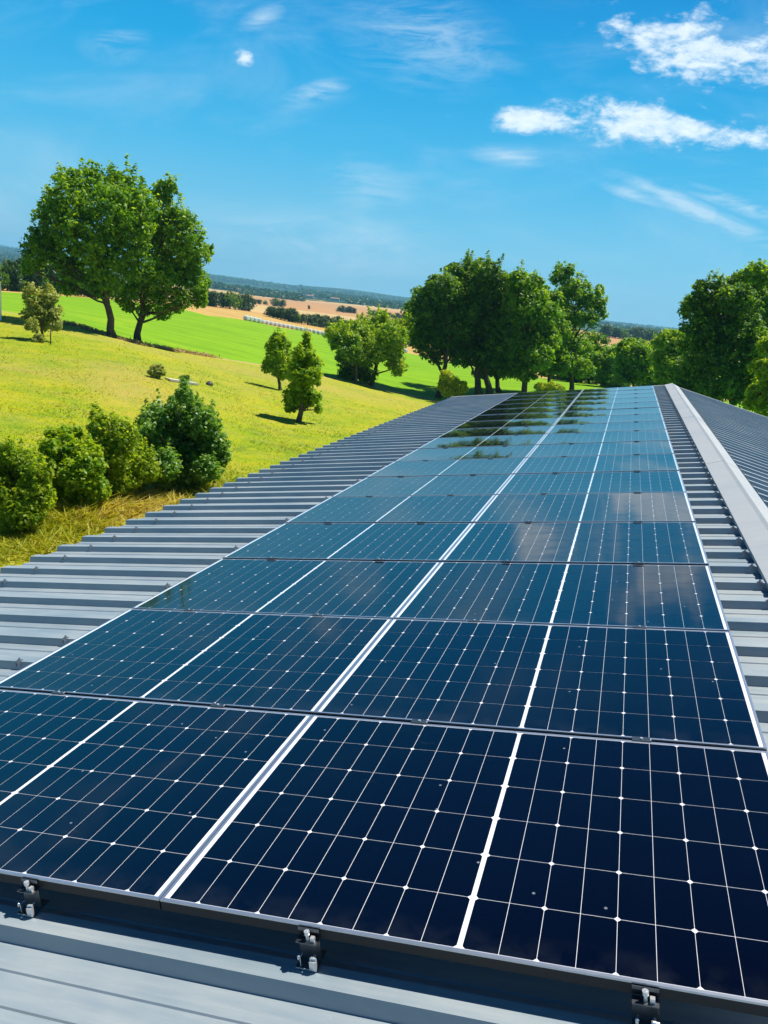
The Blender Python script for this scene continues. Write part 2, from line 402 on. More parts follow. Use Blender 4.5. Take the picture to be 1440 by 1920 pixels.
# ------------------------------------------------------------------ foliage
def leaf_mesh(name, C, size, tint, material, upb=.35, ar=.55, seed=0, out=None):
    rng = np.random.default_rng(seed); n = len(C)
    nrm = rng.normal(size=(n, 3)); nrm[:, 2] = np.abs(nrm[:, 2])*.8+upb
    if out is not None: nrm += out*.9
    nrm /= np.linalg.norm(nrm, axis=1)[:, None]
    t = rng.normal(size=(n, 3)); t -= (t*nrm).sum(1)[:, None]*nrm; t /= np.linalg.norm(t, axis=1)[:, None]
    b = np.cross(nrm, t); s = (size*(.6+.8*rng.random(n)))[:, None]
    v = np.stack([C-t*s, C+b*s*ar+nrm*s*.12, C+t*s, C-b*s*ar+nrm*s*.12], 1).reshape(-1, 3)
    me = bpy.data.meshes.new(name)
    me.vertices.add(4*n); me.vertices.foreach_set('co', v.ravel())
    me.loops.add(4*n); me.loops.foreach_set('vertex_index', np.arange(4*n, dtype=np.int32))
    me.polygons.add(n); me.polygons.foreach_set('loop_start', (np.arange(n)*4).astype(np.int32))
    me.update(calc_edges=True)
    a = me.attributes.new('tint', 'FLOAT', 'FACE'); a.data.foreach_set('value', np.clip(tint, 0, 1).astype(np.float32))
    me.materials.append(material); return me
def crown_points(blobs, n, rng, clump=.3, density=1.0, flat=.85, loose=.2):
    """blobs: (x,y,z,r). Leaves gather in clumps, the clumps toward the outside of each blob."""
    B = np.array(blobs, float); vol = B[:, 3]**2.3; vol /= vol.sum()
    P, Tn, O = [], [], []
    for b, w in zip(B, vol):
        nb = int(n*w)
        nc = max(8, int(80*density))
        d = rng.normal(size=(nc, 3)); d /= np.linalg.norm(d, axis=1)[:, None]
        rad = b[3]*(.30+.78*rng.random(nc)**.55)
        cc = b[:3]+d*rad[:, None]*np.array([1, 1, flat])
        cr = b[3]*clump*.66*(.4+1.1*rng.random(nc)**1.5); ct = rng.normal(.5, .17, nc)
        st = .65+.8*rng.random((nc, 3))                        # clumps of uneven shape
        k = rng.choice(nc, nb, p=cr**2/(cr**2).sum())
        e = rng.normal(size=(nb, 3)); e /= np.linalg.norm(e, axis=1)[:, None]
        rr = cr[k]*(.25+1.0*rng.random(nb)**.8)
        p = cc[k]+e*rr[:, None]*st[k]*np.array([1, 1, .75])
        lo = rng.random(nb) < loose                              # stray leaves between the clumps
        e2 = rng.normal(size=(nb, 3)); e2 /= np.linalg.norm(e2, axis=1)[:, None]
        p = np.where(lo[:, None], b[:3]+e2*(b[3]*1.2*rng.random(nb)**.5)[:, None]*np.array([1, 1, flat]), p)
        hgt = np.clip((p[:, 2]-b[2])/b[3], -1, 1)*.10
        P.append(p); Tn.append(ct[k]+hgt+rng.normal(0, .13, nb)); O.append(np.where(lo[:, None], e2, e))
    return np.concatenate(P), np.concatenate(Tn), np.concatenate(O)
def limb(mb, p0, p1, r0, r1, rng, bend=.12, n=6):
    p0 = np.array(p0, float); p1 = np.array(p1, float); L = np.linalg.norm(p1-p0)
    o = rng.normal(size=3)*L*bend; o[2] = abs(o[2])*.3
    ts = np.linspace(0, 1, n)
    pts = [p0*(1-t)+p1*t+o*math.sin(math.pi*t)+rng.normal(size=3)*L*.012*(0 < t < 1) for t in ts]
    mb.tube(pts, [r0*(1-t)+r1*t for t in ts], 6 if r0 < .12 else 9, True)
    return pts
def tree(name, base, blobs, nleaf, lsize, lmat, trunk_r, label, cat='tree', group=None, seed=1, forks=None, trunk_top=None,
         clump=.3, density=1.0, twigs=3, upb=.35, extra_trunks=(), crownname='crown', limbs=True, shoots=0, loose=.2):
    """blobs and forks in world coordinates; a trunk runs up from base and limbs reach into each blob."""
    rng = np.random.default_rng(seed); base = np.array(base, float)
    root = empty(name, base, label=label, cat=cat, group=group)
    B = np.array([(b[0]-base[0], b[1]-base[1], b[2]-base[2], b[3]) for b in blobs])
    C, tn, out = crown_points(B, nleaf, rng, clump, density, loose=loose)
    if shoots:
        sc, so_, st_ = [], [], []
        for _ in range(shoots):
            bb = B[rng.integers(len(B))]; d = rng.normal(size=3); d[2] = abs(d[2])+.8; d /= np.linalg.norm(d)
            p0 = bb[:3]+d*bb[3]*.85; L = bb[3]*rng.uniform(.3, 1.05)*.85; dd = d*.5+np.array([0, 0, 1.0]); dd /= np.linalg.norm(dd)
            m_ = int(12+L/lsize*3.2); t_ = rng.random(m_)**1.2; tt = rng.normal(.62, .12)
            sc.append(p0+dd*(t_*L)[:, None]+rng.normal(size=(m_, 3))*(lsize*1.35*(1.15-t_))[:, None]); so_.append(np.tile(d, (m_, 1))); st_.append(tt+rng.normal(0, .1, m_))
        C = np.concatenate([C]+sc); out = np.concatenate([out]+so_); tn = np.concatenate([tn]+st_)
    me = leaf_mesh(crownname, C, np.full(len(C), lsize), tn, lmat, upb, seed=seed, out=out)
    link(crownname, me, root)
    mb = MB()
    if trunk_top is None: trunk_top = np.array([*(B[:, :2].mean(0)), B[:, 2].mean()])
    else: trunk_top = np.array(trunk_top)-base
    starts = [np.array([0, 0, -.15])]+[np.array(e)-base-np.array([0, 0, .15]) for e in extra_trunks]
    for k, s0 in enumerate(starts):
        top = trunk_top+(0 if k == 0 else rng.normal(size=3)*.6)
        L = np.linalg.norm(top-s0)
        ts = np.linspace(0, 1, 12); o = rng.normal(size=3)*L*.035; o[2] = 0
        pts = [s0*(1-t)+top*t+o*math.sin(math.pi*t)+rng.normal(size=3)*trunk_r*.18 for t in ts]
        rad = [trunk_r*(1.35-.35*min(1, t*9))*(1-.72*t) for t in ts]
        mb.tube(pts, rad, 10)
        if not limbs: continue
        for b in B:
            if len(starts) > 1 and rng.random() < .4: continue
            h = np.clip((b[2]-b[3]*.4)/max(top[2], .1)*.75, .25, .95)+rng.normal()*.05
            i = int(np.clip(h, .2, .92)*11); q = limb(mb, pts[i], b[:3]+rng.normal(size=3)*b[3]*.15, rad[i]*.45, trunk_r*.09, rng)
            for _ in range(twigs):
                j = rng.integers(2, 6); d = rng.normal(size=3); d[2] = abs(d[2])*.6; d /= np.linalg.norm(d)
                limb(mb, q[j], b[:3]+d*b[3]*.8, trunk_r*.16, trunk_r*.03, rng, .1, 5)
    mb.build('trunk', M_BARK, root, smooth=True)
    return root
def blobs_px(base, lst, depth=.5, seed=0, k_=1.0):
    """crown lobes read off the photo as (x, y, radius) in photo points, set at the tree's own distance with depth spread"""
    rng = random.Random(seed); base = np.array(base); D = dist(base); out = []
    fw = np.array([base[0]-CAM[0], base[1]-CAM[1], 0]); fw /= np.linalg.norm(fw)
    W = max(b[0] for b in lst)-min(b[0] for b in lst)
    for b in lst:
        p = onplane(b[0], b[1], base); r = b[2]*D/FP*k_
        off = (rng.random()*2-1)*depth*W*D/FP*.5 if len(b) < 4 else b[3]*D/FP
        k = 1+off/D
        q = CAM+(p-CAM)*k
        out.append((q[0], q[1], q[2], r*k))
    return out

# --- two big oaks on the field edge
ob = at(213, 633)
tree('oak_tree', ob, blobs_px(ob, [(130,365,38),(165,350,38),(110,410,40),(75,465,34),(105,470,40),(150,430,48),(205,390,50),(235,355,42),(262,385,40),
     (190,470,52),(150,510,40),(235,450,46),(60,495,20),(195,525,38),(255,500,36),(250,420,40),(175,330,18),(215,335,22),(120,335,20),(95,385,24),(80,440,26),(50,505,12),(125,540,20)], .5, 3, .88),
     33000, .14, L_OAK, .30, 'larger broad crowned oak, left of the pair on the green field edge', group='pair of oaks on the field edge',
     seed=5, shoots=60, trunk_top=onplane(190, 420, ob), density=1.1, clump=.27)
ob2 = at(256, 641)
tree('oak_tree', ob2, blobs_px(ob2, [(305,360,24),(318,350,16),(305,400,34),(335,415,36),(350,450,38),(370,480,26),(300,460,42),(330,500,44),(360,520,34),(290,520,40),(255,535,30),
     (300,560,28),(345,560,24),(235,560,18),(375,545,20),(388,470,14),(280,430,30),(330,575,16),(305,588,18),(375,565,16),(240,575,14),(270,580,16)], .5, 4, .88),
     27000, .14, L_OAK, .27, 'narrower oak leaning right, right of the pair on the green field edge', group='pair of oaks on the field edge',
     seed=6, shoots=50, trunk_top=onplane(310, 440, ob2), density=1.1, clump=.27)
# --- olive tree with stake
b = at(82, 640)
tree('olive_tree', b, blobs_px(b, [(62,560,17),(92,556,16),(75,580,22),(55,590,15),(100,585,17),(82,605,18),(60,610,12),(102,607,13),(88,566,14)], .9, 5),
     9000, .075, L_OLIVE, .10, 'small silvery green olive tree with a stake on the left lawn', seed=8, shoots=40, trunk_top=onplane(78, 590, b), extra_trunks=[b+np.array([.15, 0, 0])], density=.9)
sb = at(95, 646); st = empty('tree_stake', sb, label='short dark wooden stake tied beside the olive tree', cat='stake')
MB().cyl((0, 0, -.1), (0, 0, .85), .035, 8).build('post', M_POST, st, True)
MB().cyl((0, 0, .5), (-.42, -.1, .42), .015, 6).build('tie', M_RUBBER, st)
sh = at(72, 642)
tree('shrub', sh, blobs_px(sh, [(72,632,8),(78,637,6),(66,637,6)], .9), 900, .07, L_OLIVE, .03, 'low dry tuft of shrub at the foot of the olive tree', 'shrub', seed=9, crownname='foliage')
# --- two young trees on the lawn
b = at(560, 791)
tree('young_tree', b, blobs_px(b, [(572,650,12),(568,675,18),(583,680,18),(560,700,20),(585,705,17),(565,725,20),(548,745,17),(572,750,18),(590,745,12),(545,765,10),(560,665,12),(597,768,7),(577,634,7)], .9, 6),
     11000, .085, L_LIME, .13, 'young tree with a slim upright crown, nearest on the yellow lawn', group='young lawn trees', seed=12, shoots=40, trunk_top=onplane(574, 650, b), clump=.33)
b = at(526, 731)
tree('young_tree', b, blobs_px(b, [(522,636,14),(512,650,14),(530,650,15),(518,668,18),(535,672,14),(504,685,11),(520,690,17),(500,692,8),(530,700,12)], .9, 7),
     9000, .10, L_LIME, .12, 'shorter rounded young tree just behind the nearest one on the lawn', group='young lawn trees', seed=13, shoots=30, trunk_top=onplane(522, 655, b), clump=.33)
# --- tuft, slab, plant and stone on the lawn
b = at(294, 709)
tree('shrub', b, blobs_px(b, [(288,692,8),(299,692,9),(294,700,10),(303,699,7),(285,699,7)], .9), 2600, .06, L_OLIVE, .03, 'round dry shrub alone in the middle of the lawn', 'shrub', seed=14, crownname='foliage')
b = at(342, 717)
sl = MB(); u = at(312, 712)-at(371, 721); u = u/np.linalg.norm(u[:2]); w = np.array([-u[1], u[0], 0])
vv = []
for zz in (0, .09):
    for a_, c_ in ((-1.0, -.3), (1.0, -.3), (1.05, .3), (-.95, .3)): vv.append(u*a_*.8+w*c_+np.array([0, 0, zz]))
sl.add(vv, [(0,3,2,1),(4,5,6,7),(0,1,5,4),(1,2,6,5),(2,3,7,6),(3,0,4,7)])
props(sl.build('stone_slab', M_STONE, loc=b), 'flat pale stone slab lying on the lawn beside the round shrub', 'slab')
b = at(346, 715)
tree('shrub', b, blobs_px(b, [(343,709,6),(350,708,6),(347,713,5)], .8), 900, .05, L_DARK, .02, 'small dark plant growing beside the pale slab on the lawn', 'shrub', seed=15, crownname='foliage')
b = at(392, 722); mbs = MB()
mbs.tube([(0, 0, -.05), (0.02, 0, .05), (0, .02, .14), (0, 0, .2)], [.17, .20, .15, .05], 8)
props(mbs.build('stone', M_DARKROOF, smooth=True, loc=b), 'small dark stone lying right of the pale slab on the lawn', 'stone')

# --- shrubs along the building
def shrub(base, lst, n, ls, m, label, seed, depth=.8, upb=.35, twig=.025, cl=.3, shoots=0):
    return tree('shrub', base, blobs_px(base, lst, depth, seed, .98), n, ls, m, twig, label, 'shrub', 'shrub row between the lawn and the roof', seed,
                crownname='foliage', clump=cl, density=1.5, twigs=7, upb=upb, shoots=shoots, loose=.34)
shrub(at(345, 922), [(345,740,15),(345,770,32),(300,790,36),(375,790,34),(275,815,22),(320,835,46),(375,840,44),(405,830,22),(340,880,40),(385,880,28),(300,870,36),(345,722,7),(415,860,16),(270,850,20),(360,905,22),(310,905,22)],
      40000, .050, L_GLOSS, 'tallest dark glossy shrub, at the right end of the row by the roof', 21, shoots=80)
shrub(at(215, 935), [(182,780,12),(190,800,22),(225,820,30),(180,770,6),(218,800,18),(205,850,40),(250,860,34),(225,895,36),(265,890,22),(180,880,26),(250,925,20),(275,880,24),(230,850,26),(170,850,24)],
      30000, .042, L_SHRUB, 'loose mid green shrub with upright shoots left of the tallest shrub', 22, shoots=120)
shrub(at(150, 950), [(95,815,8),(120,815,12),(145,815,9),(90,840,14),(125,845,28),(160,850,24),(110,880,28),(150,890,36),(180,920,24),(130,925,26),(160,940,20),(95,900,26),(70,870,16),(170,870,24)],
      24000, .046, L_LIME, 'lime green leafy shrub with upright shoots near the left edge', 23, shoots=110)
shrub(at(35, 990), [(10,855,26),(45,870,30),(75,885,22),(20,905,40),(65,925,32),(0,950,40),(45,960,34),(85,940,18),(20,985,22),(-40,900,45),(-30,960,45)],
      34000, .042, L_SHRUB, 'yellow green shrub cut by the left edge of the photo', 24, shoots=110)

# --- grove in the middle
b = at(697, 723)
tree('grove_tree', b, blobs_px(b, [(650,640,24),(630,628,20),(675,625,26),(705,620,30),(735,635,28),(700,655,28),(735,665,22),(715,598,10),(745,690,16),(755,615,20),(680,650,24),(628,645,12)], .8, 31),
     26000, .15, L_LIME, .28, 'wide light green tree with a dark trunk before the green field', seed=31, shoots=90, trunk_top=onplane(712, 640, b), group='trees along the lower lawn edge')
b = at(668, 719)
tree('grove_tree', b, blobs_px(b, [(660,660,20),(665,640,14),(680,670,18),(640,668,12)], .8, 32),
     7000, .12, L_OAK, .17, 'slim pale trunked tree left of the wide light green tree', seed=32, trunk_top=onplane(667, 650, b), group='trees along the lower lawn edge')
b = at(662, 714)
tree('shrub', b, blobs_px(b, [(655,690,20),(672,680,20),(685,695,20),(648,700,14),(668,700,18),(692,706,14)], .8, 33), 9000, .13, L_DARK, .05,
     'dark rounded bush filling the space under the light green trees', 'shrub', seed=33, crownname='foliage')
# --- big dark oaks of the middle grove
GR = 'big trees of the dark grove'
_keep = blobs_px
def blobs_px(base, lst, depth=.5, seed=0, k_=.99): return _keep(base, lst, depth, seed, k_)
b = atd(935, 744, 97)
tree('grove_tree', b, blobs_px(b, [(940,560,34),(955,590,38),(925,620,38),(960,640,36),(945,670,30),(850,620,34),(865,660,28),(905,690,22),(940,695,20),(970,690,20),(890,540,22)], .9, 40),
     26000, .19, L_DARK, .30, 'rear tree of the dark grove filling the middle of its crown', seed=40, trunk_top=onplane(940, 600, b), group=GR)
b = atd(1030, 742, 94)
tree('grove_tree', b, blobs_px(b, [(1030,590,26),(1040,620,28),(1030,650,28),(1050,675,24),(1025,690,18),(1040,560,16)], .9, 47),
     18000, .18, L_OAK, .22, 'slim tree joining the dark grove to the airy tree', seed=47, trunk_top=onplane(1032, 610, b), group=GR)
b = atd(822, 745, 90)
tree('grove_tree', b, blobs_px(b, [(800,560,27),(785,590,29),(830,545,31),(865,520,29),(810,600,38),(850,575,40),(835,620,38),(800,640,29),(780,620,22),(870,600,33),(860,640,29),(815,665,20),(775,575,15)], .9, 41),
     34000, .19, L_DARK, .34, 'leftmost big tree of the dark grove, with a bare leaning trunk', seed=41, shoots=25, trunk_top=onplane(845, 570, b), group=GR)
b = atd(898, 748, 92)
tree('grove_tree', b, blobs_px(b, [(885,508,27),(915,512,29),(900,545,40),(935,540,36),(880,580,38),(925,585,45),(900,630,42),(940,625,38),(880,660,29),(925,670,27),(855,505,11),(955,560,34),(950,610,36),(955,650,30),(870,540,30)], .9, 42),
     38000, .19, L_DARK, .42, 'tallest dark tree at the centre of the grove behind the panels', seed=42, shoots=25, trunk_top=onplane(905, 560, b), group=GR, extra_trunks=[b+np.array([1.3, .5, 0])])
b = atd(985, 742, 88)
tree('grove_tree', b, blobs_px(b, [(975,530,24),(1000,545,24),(985,570,38),(1015,590,31),(960,600,33),(1000,625,38),(1025,640,24),(970,655,33),(1010,670,27),(985,695,22),(1005,530,13),(950,690,18)], .9, 43),
     34000, .18, L_OAK, .36, 'yellow tipped broad tree at the right side of the dark grove', seed=43, shoots=25, trunk_top=onplane(985, 570, b), group=GR)
b = atd(1070, 735, 98)
tree('airy_tree', b, blobs_px(b, [(1050,520,18),(1080,540,22),(1060,555,20),(1100,560,20),(1120,570,15),(1085,590,22),(1055,600,20),(1110,600,15),(1130,590,9),(1070,640,22),(1090,650,20),(1045,570,18),(1065,510,11),(1125,548,9),(1060,680,24),(1090,690,22)], .9, 44),
     18000, .17, L_OAK, .30, 'airy tree with sky gaps and open limbs right of the grove', 'tree', seed=44, shoots=90, trunk_top=onplane(1078, 570, b), clump=.36)
blobs_px = _keep
# --- yellow shrubs below the grove
b = atd(848, 738, 84)
tree('shrub', b, blobs_px(b, [(838,705,12),(845,718,16),(862,722,12),(832,725,12),(870,728,8),(840,735,12),(858,737,12)], .8, 45), 9000, .10, L_YEL, .05,
     'bright yellow green shrub just beyond the left far corner of the roof', 'shrub', seed=45, crownname='foliage')
b = atd(1030, 740, 84)
tree('shrub', b, blobs_px(b, [(1015,728,12),(1035,725,10),(1050,728,9),(1028,735,12)], .8, 46), 5000, .10, L_YEL, .04,
     'low yellow green shrub seen under the grove beyond the panels', 'shrub', seed=46, crownname='foliage')
# --- trees behind the roof, right half
for k, (px, py, D, bl, m_, lab) in enumerate([
    (1100, 730, 125, [(1090,655,22),(1110,650,22),(1100,685,26),(1075,690,20),(1125,690,22)], L_DARK, 'dark rounded tree beyond the panels, left of the gap in the trees'),
    (1150, 728, 115, [(1140,680,22),(1160,672,20),(1150,700,24),(1170,700,18)], L_OAK, 'low green tree beyond the panels near the middle bar'),
    (1188, 728, 105, [(1182,655,18),(1195,665,20),(1185,690,24),(1205,695,18),(1178,645,9)], L_OAK, 'olive green domed tree standing in the gap above the panels'),
    (1235, 728, 120, [(1225,675,20),(1245,680,20),(1235,700,24),(1215,700,18)], L_OAK, 'low green tree between the domed tree and the dark right wood'),
    (1062, 732, 135, [(1055,670,20),(1075,660,20),(1060,695,22),(1085,700,20)], L_LIME, 'light green tree behind the airy tree beyond the panels'),
    (1125, 729, 140, [(1120,668,18),(1138,675,18),(1128,700,22)], L_LIME, 'pale green tree in the gap beside the dark rounded tree'),
    (1168, 728, 145, [(1162,664,16),(1175,672,18),(1165,700,22)], L_LIME, 'pale green tree just left of the domed tree in the gap'),
    (1212, 727, 140, [(1208,664,18),(1222,668,16),(1215,698,22)], L_LIME, 'pale green tree just right of the domed tree in the gap'),
    (1245, 726, 135, [(1238,655,18),(1252,660,16),(1245,692,22)], L_OAK, 'green tree in the gap behind the yellow green one'),
    (1262, 726, 95, [(1250,640,18),(1268,645,20),(1255,670,24),(1275,680,24),(1262,705,22)], L_LIME, 'yellow green tree against the left side of the dark right tree')]):
    b = atd(px, py+15, D)
    tree('valley_tree', b, blobs_px(b, bl, .9, 50+k, 1.35), 15000, .21, m_, .2, lab, seed=50+k, group='trees in the gap beyond the panels')
RG = 'trees at the right end of the roof'
b = atd(1345, 800, 62)
tree('right_tree', b, blobs_px(b, [(1330,545,26),(1305,580,28),(1345,580,36),(1380,560,30),(1310,620,30),(1350,630,40),(1390,620,36),(1330,670,36),(1375,680,38),(1310,690,28),(1345,720,34),(1390,730,34),(1295,570,12),(1288,650,14),(1400,580,24),(1420,650,26),(1415,700,26)], .9, 61),
     48000, .14, L_DARK, .34, 'big dark tree beyond the ridge at the right side of the photo', seed=61, shoots=45, trunk_top=onplane(1350, 600, b), group=RG)
b = atd(1425, 800, 70)
tree('right_tree', b, blobs_px(b, [(1395,525,20),(1425,515,22),(1450,530,26),(1400,555,20),(1440,570,24),(1365,540,14),(1460,600,28),(1412,540,16),(1450,660,30)], .9, 62),
     16000, .16, L_OAK, .26, 'taller thin crowned tree rising behind the big dark right tree', seed=62, shoots=45, trunk_top=onplane(1425, 560, b), clump=.36, group=RG)
b = atd(1425, 850, 50)
tree('right_tree', b, blobs_px(b, [(1428,690,20),(1445,720,24),(1425,735,20),(1410,755,16),(1440,760,22),(1435,650,14),(1460,690,24)], .9, 63),
     14000, .10, L_LIME, .15, 'lighter green leafy tree at the right edge above the roof slope', seed=63, shoots=45, group=RG)
b = atd(1300, 770, 75)
tree('right_tree', b, blobs_px(b, [(1290,690,24),(1305,720,24),(1285,720,20),(1330,745,22)], .9, 64),
     12000, .16, L_DARK, .2, 'low dark tree right behind the end of the ridge', seed=64, group=RG)

# --- middle distance: repeated trees, one kind each, copied
def proto_tree(seed, h=10.0, w=4.2, n=1500, m=L_FAR, tall=.62):
    rng = random.Random(seed)
    bl = [(rng.uniform(-.5, .5)*w, rng.uniform(-.5, .5)*w, h*rng.uniform(.16, .8), w*rng.uniform(.32, .5)) for _ in range(10)]+[(0, 0, h*.8, w*.4), (0, 0, h*.35, w*.6)]
    return tree('distant_tree', (0, 0, 0), bl, n, .42, m, .25, None, None, None, seed, trunk_top=(0, 0, h*.7), twigs=1, clump=.4, density=.5)
PROT = [proto_tree(71), proto_tree(72, 10, 5), proto_tree(73, 10, 4.5, 1500, L_DARK)]
used = [False]*3
def place_tree(p, h, label, group, wid=1.0):
    k = random.randrange(3)
    o = PROT[k] if not used[k] else copy_tree(PROT[k]); used[k] = True
    s = h/10.0; o.location = [float(c) for c in p]; o.scale = (s*wid, s*wid, s); o.rotation_euler = (0, 0, random.uniform(0, 6.28))
    o['label'] = label; o['category'] = 'tree'; o['group'] = group
def tree_line(pts, n, hpx, label, group, wid=1.15, jit=1.0, D=None):
    for i in range(n):
        t = (i+.5)/n*(len(pts)-1); k = min(int(t), len(pts)-2); t -= k
        px = pts[k][0]*(1-t)+pts[k+1][0]*t+random.uniform(-2, 2)*jit; py = pts[k][1]*(1-t)+pts[k+1][1]*t
        p = at(px, py) if D is None else atd(px, py, D*random.uniform(.93, 1.08))
        place_tree(p, hpx*random.uniform(.8, 1.15)*dist(p)/FP, label, group, wid)
tree_line([(-10, 544), (150, 553)], 17, 62, 'dark tree of the wood edge behind the olive tree at left', 'wood edge at the far left', 1.0)
tree_line([(150, 556), (260, 564)], 9, 44, 'dark tree glimpsed behind the trunks of the two oaks', 'trees behind the oaks', 1.0)
tree_line([(384, 573), (472, 584)], 10, 34, 'dark tree in the clump right of the oaks beside the stubble', 'clump right of the oaks', 1.1)
tree_line([(503, 593), (560, 607), (640, 620), (700, 633)], 24, 24, 'dark tree in the dense line between stubble and brown field', 'tree line across the stubble', 1.4)
tree_line([(690, 634), (765, 650)], 8, 34, 'dark tree behind the top of the light green tree', 'trees behind the light green tree', 1.3)
tree_line([(632, 585), (668, 588)], 6, 13, 'small tree in the short row alone on the brown field', 'short row on the brown field', 1.3, .5)
tree_line([(510, 573), (520, 575), (534, 578)], 3, 16, 'blue green tree standing at the near end of the brown field', 'three trees on the brown field', 1.3)
tree_line([(455, 568), (500, 572)], 5, 11, 'small tree in the hedge at the back of the stubble', 'hedge behind the stubble', 1.6)
place_tree(at(579, 580), 8*dist(at(579, 580))/FP, 'lone small tree in the middle of the brown field', 'lone field trees')
tree_line([(1128, 632), (1230, 640)], 14, 22, 'blue green tree in the far line seen through the right gap', 'far tree line in the right gap', 1.5)
tree_line([(690, 592), (766, 600)], 10, 12, 'far blue green tree at the right end of the brown field', 'trees ending the brown field', 1.6)

# --- woods too dense to count
def wood(name, lines, n, hpx, label, leaves=26, seed=1):
    rng = np.random.default_rng(seed); rnd = random.Random(seed); P, Tn, S = [], [], []
    for i in range(n):
        (x0, y0, x1, y1, th) = lines[i % len(lines)]
        t = rnd.random(); px = x0+(x1-x0)*t; py = y0+(y1-y0)*t+rnd.uniform(-th, th)
        p = at(px, py, 7000); D = dist(p); h = hpx*rnd.uniform(.6, 1.2)*D/FP*.5
        h = min(h, 13)
        d = rng.normal(size=(leaves, 3)); d /= np.linalg.norm(d, axis=1)[:, None]
        P.append(p+np.array([0, 0, h*.45])+d*np.array([h*.75, h*.75, h*.5])*(.5+.5*rng.random(leaves))[:, None])
        Tn.append(np.full(leaves, rnd.gauss(.45, .2))+rng.normal(0, .08, leaves)); S.append(np.full(leaves, h*.33))
    me = leaf_mesh(name, np.concatenate(P), np.concatenate(S), np.concatenate(Tn), L_FAR, .5, .8, seed)
    return props(link(name, me), label, 'woodland', kind='stuff')
wood('woodland', [(440,545,560,560,5),(470,550,570,563,3),(390,536,470,548,3),(560,548,700,566,5),(600,556,780,578,4),(650,566,780,582,3)], 1500, 14, 'blue green woods spread along the foot of the far hills', 20, 3)
wood('woodland', [(1125,612,1290,632,4),(1110,606,1290,624,4)], 700, 14, 'far wooded hillside seen through the gap on the right', 20, 4)
wood('woodland', [(0,488,60,494,4),(0,480,80,490,5)], 350, 14, 'wooded slope below the far hill at the left edge', 20, 5)
wood('woodland', [(380,519,620,550,4),(560,541,790,569,4),(0,466,80,478,5)], 900, 9, 'hazy woods on the top of the far hills', 12, 6)

# --- far houses
def house(p, w, d, h, label, rot=0.3):
    w *= .6; d *= .7; h *= .8
    r = empty('farmhouse', p, (0, 0, rot), label=label, cat='house', group='distant houses in the valley')
    MB().box((-w/2, -d/2, -1), (w/2, d/2, h)).build('wall', M_STONEH, r)
    mb = MB(); mb.add([(-w/2-.4,-d/2-.4,h),(w/2+.4,-d/2-.4,h),(w/2+.4,d/2+.4,h),(-w/2-.4,d/2+.4,h),(-w/2-.4,0,h+d*.28),(w/2+.4,0,h+d*.28)],
                      [(0,1,5,4),(2,3,4,5),(0,4,3),(1,2,5),(0,3,2,1)]); mb.build('roof', M_TERRA, r)
    mb = MB()
    for k in range(3): mb.box((-w/2+w*(.2+.27*k), -d/2-.05, h*.4), (-w/2+w*(.2+.27*k)+1.2, -d/2+.02, h*.75))
    mb.build('window', M_DARKROOF, r)
for px, py, w, lab in [(581, 559, 26, 'pale farmhouse with an orange roof beside the far brown field'), (628, 564, 34, 'long low pale farm building before the far woods'),
                       (436, 543, 20, 'left of the tiny pale village houses at the foot of the hill'), (445, 546, 24, 'middle of the tiny pale village houses at the foot of the hill'), (453, 545, 18, 'right of the tiny pale village houses at the foot of the hill')]:
    house(at(px, py), w, 12, 6, lab)

# --- wrapped bales
def bale():
    mb = MB(); n = 14
    prof = [(-.55, .40), (-.52, .54), (-.42, .58), (.42, .58), (.52, .54), (.55, .40)]
    mb.tube([(x, 0, .55) for x, r in prof], [r for x, r in prof], n)
    return mb.build('hay_bale', M_WRAP, smooth=True)
b0 = bale(); first = True
def put_bale(p, label, group, rot):
    global first
    o = b0 if first else b0.copy()
    if not first: COL.objects.link(o)
    first = False
    o.location = [float(c) for c in p]; o.rotation_euler = (0, 0, rot); props(o, label, 'bale', group)
BL = [(462, 601), (520, 612), (580, 623), (640, 637), (700, 648), (760, 661)]
L0 = at(*BL[0]); L1 = at(*BL[-1]); brot = math.atan2(L1[1]-L0[1], L1[0]-L0[0])+math.pi/2
for i in range(38):
    t = i/37*(len(BL)-1); k = min(int(t), len(BL)-2); t -= k
    p = at(BL[k][0]*(1-t)+BL[k+1][0]*t, BL[k][1]*(1-t)+BL[k+1][1]*t)
    put_bale(p, 'white wrapped bale in the long row between green field and stubble', 'bales along the far field edge', brot+random.uniform(-.1, .1))
for px, lab in ((1030, 'left white wrapped bale glimpsed under the grove beyond the panels'), (1047, 'middle white wrapped bale glimpsed under the grove beyond the panels'), (1062, 'right white wrapped bale glimpsed under the grove beyond the panels')):
    put_bale(atd(px, 716, 205), lab, 'bales under the grove', brot)

# --- white house sliver at the left edge
hb = at(3, 601)
n = np.array([hb[0]-CAM[0], hb[1]-CAM[1], 0]); n /= np.linalg.norm(n); rt = np.array([n[1], -n[0], 0])
hh = onplane(0, 527, hb)[2]-hb[2]
hs = empty('white_house', hb, (0, 0, math.atan2(rt[1], rt[0])), label='white rendered house wall just entering at the left edge', cat='house')
MB().box((-9, 0, -1), (0, 7, hh)).build('wall', M_WHITEWALL, hs)
MB().box((-9.1, -.12, hh+.002), (.06, 7.1, hh+.10)).build('roof_edge', M_DARKROOF, hs)
MB().box((-6, -.02, 0), (-4.9, -.005, 2.05)).build('door', M_DARKROOF, hs)

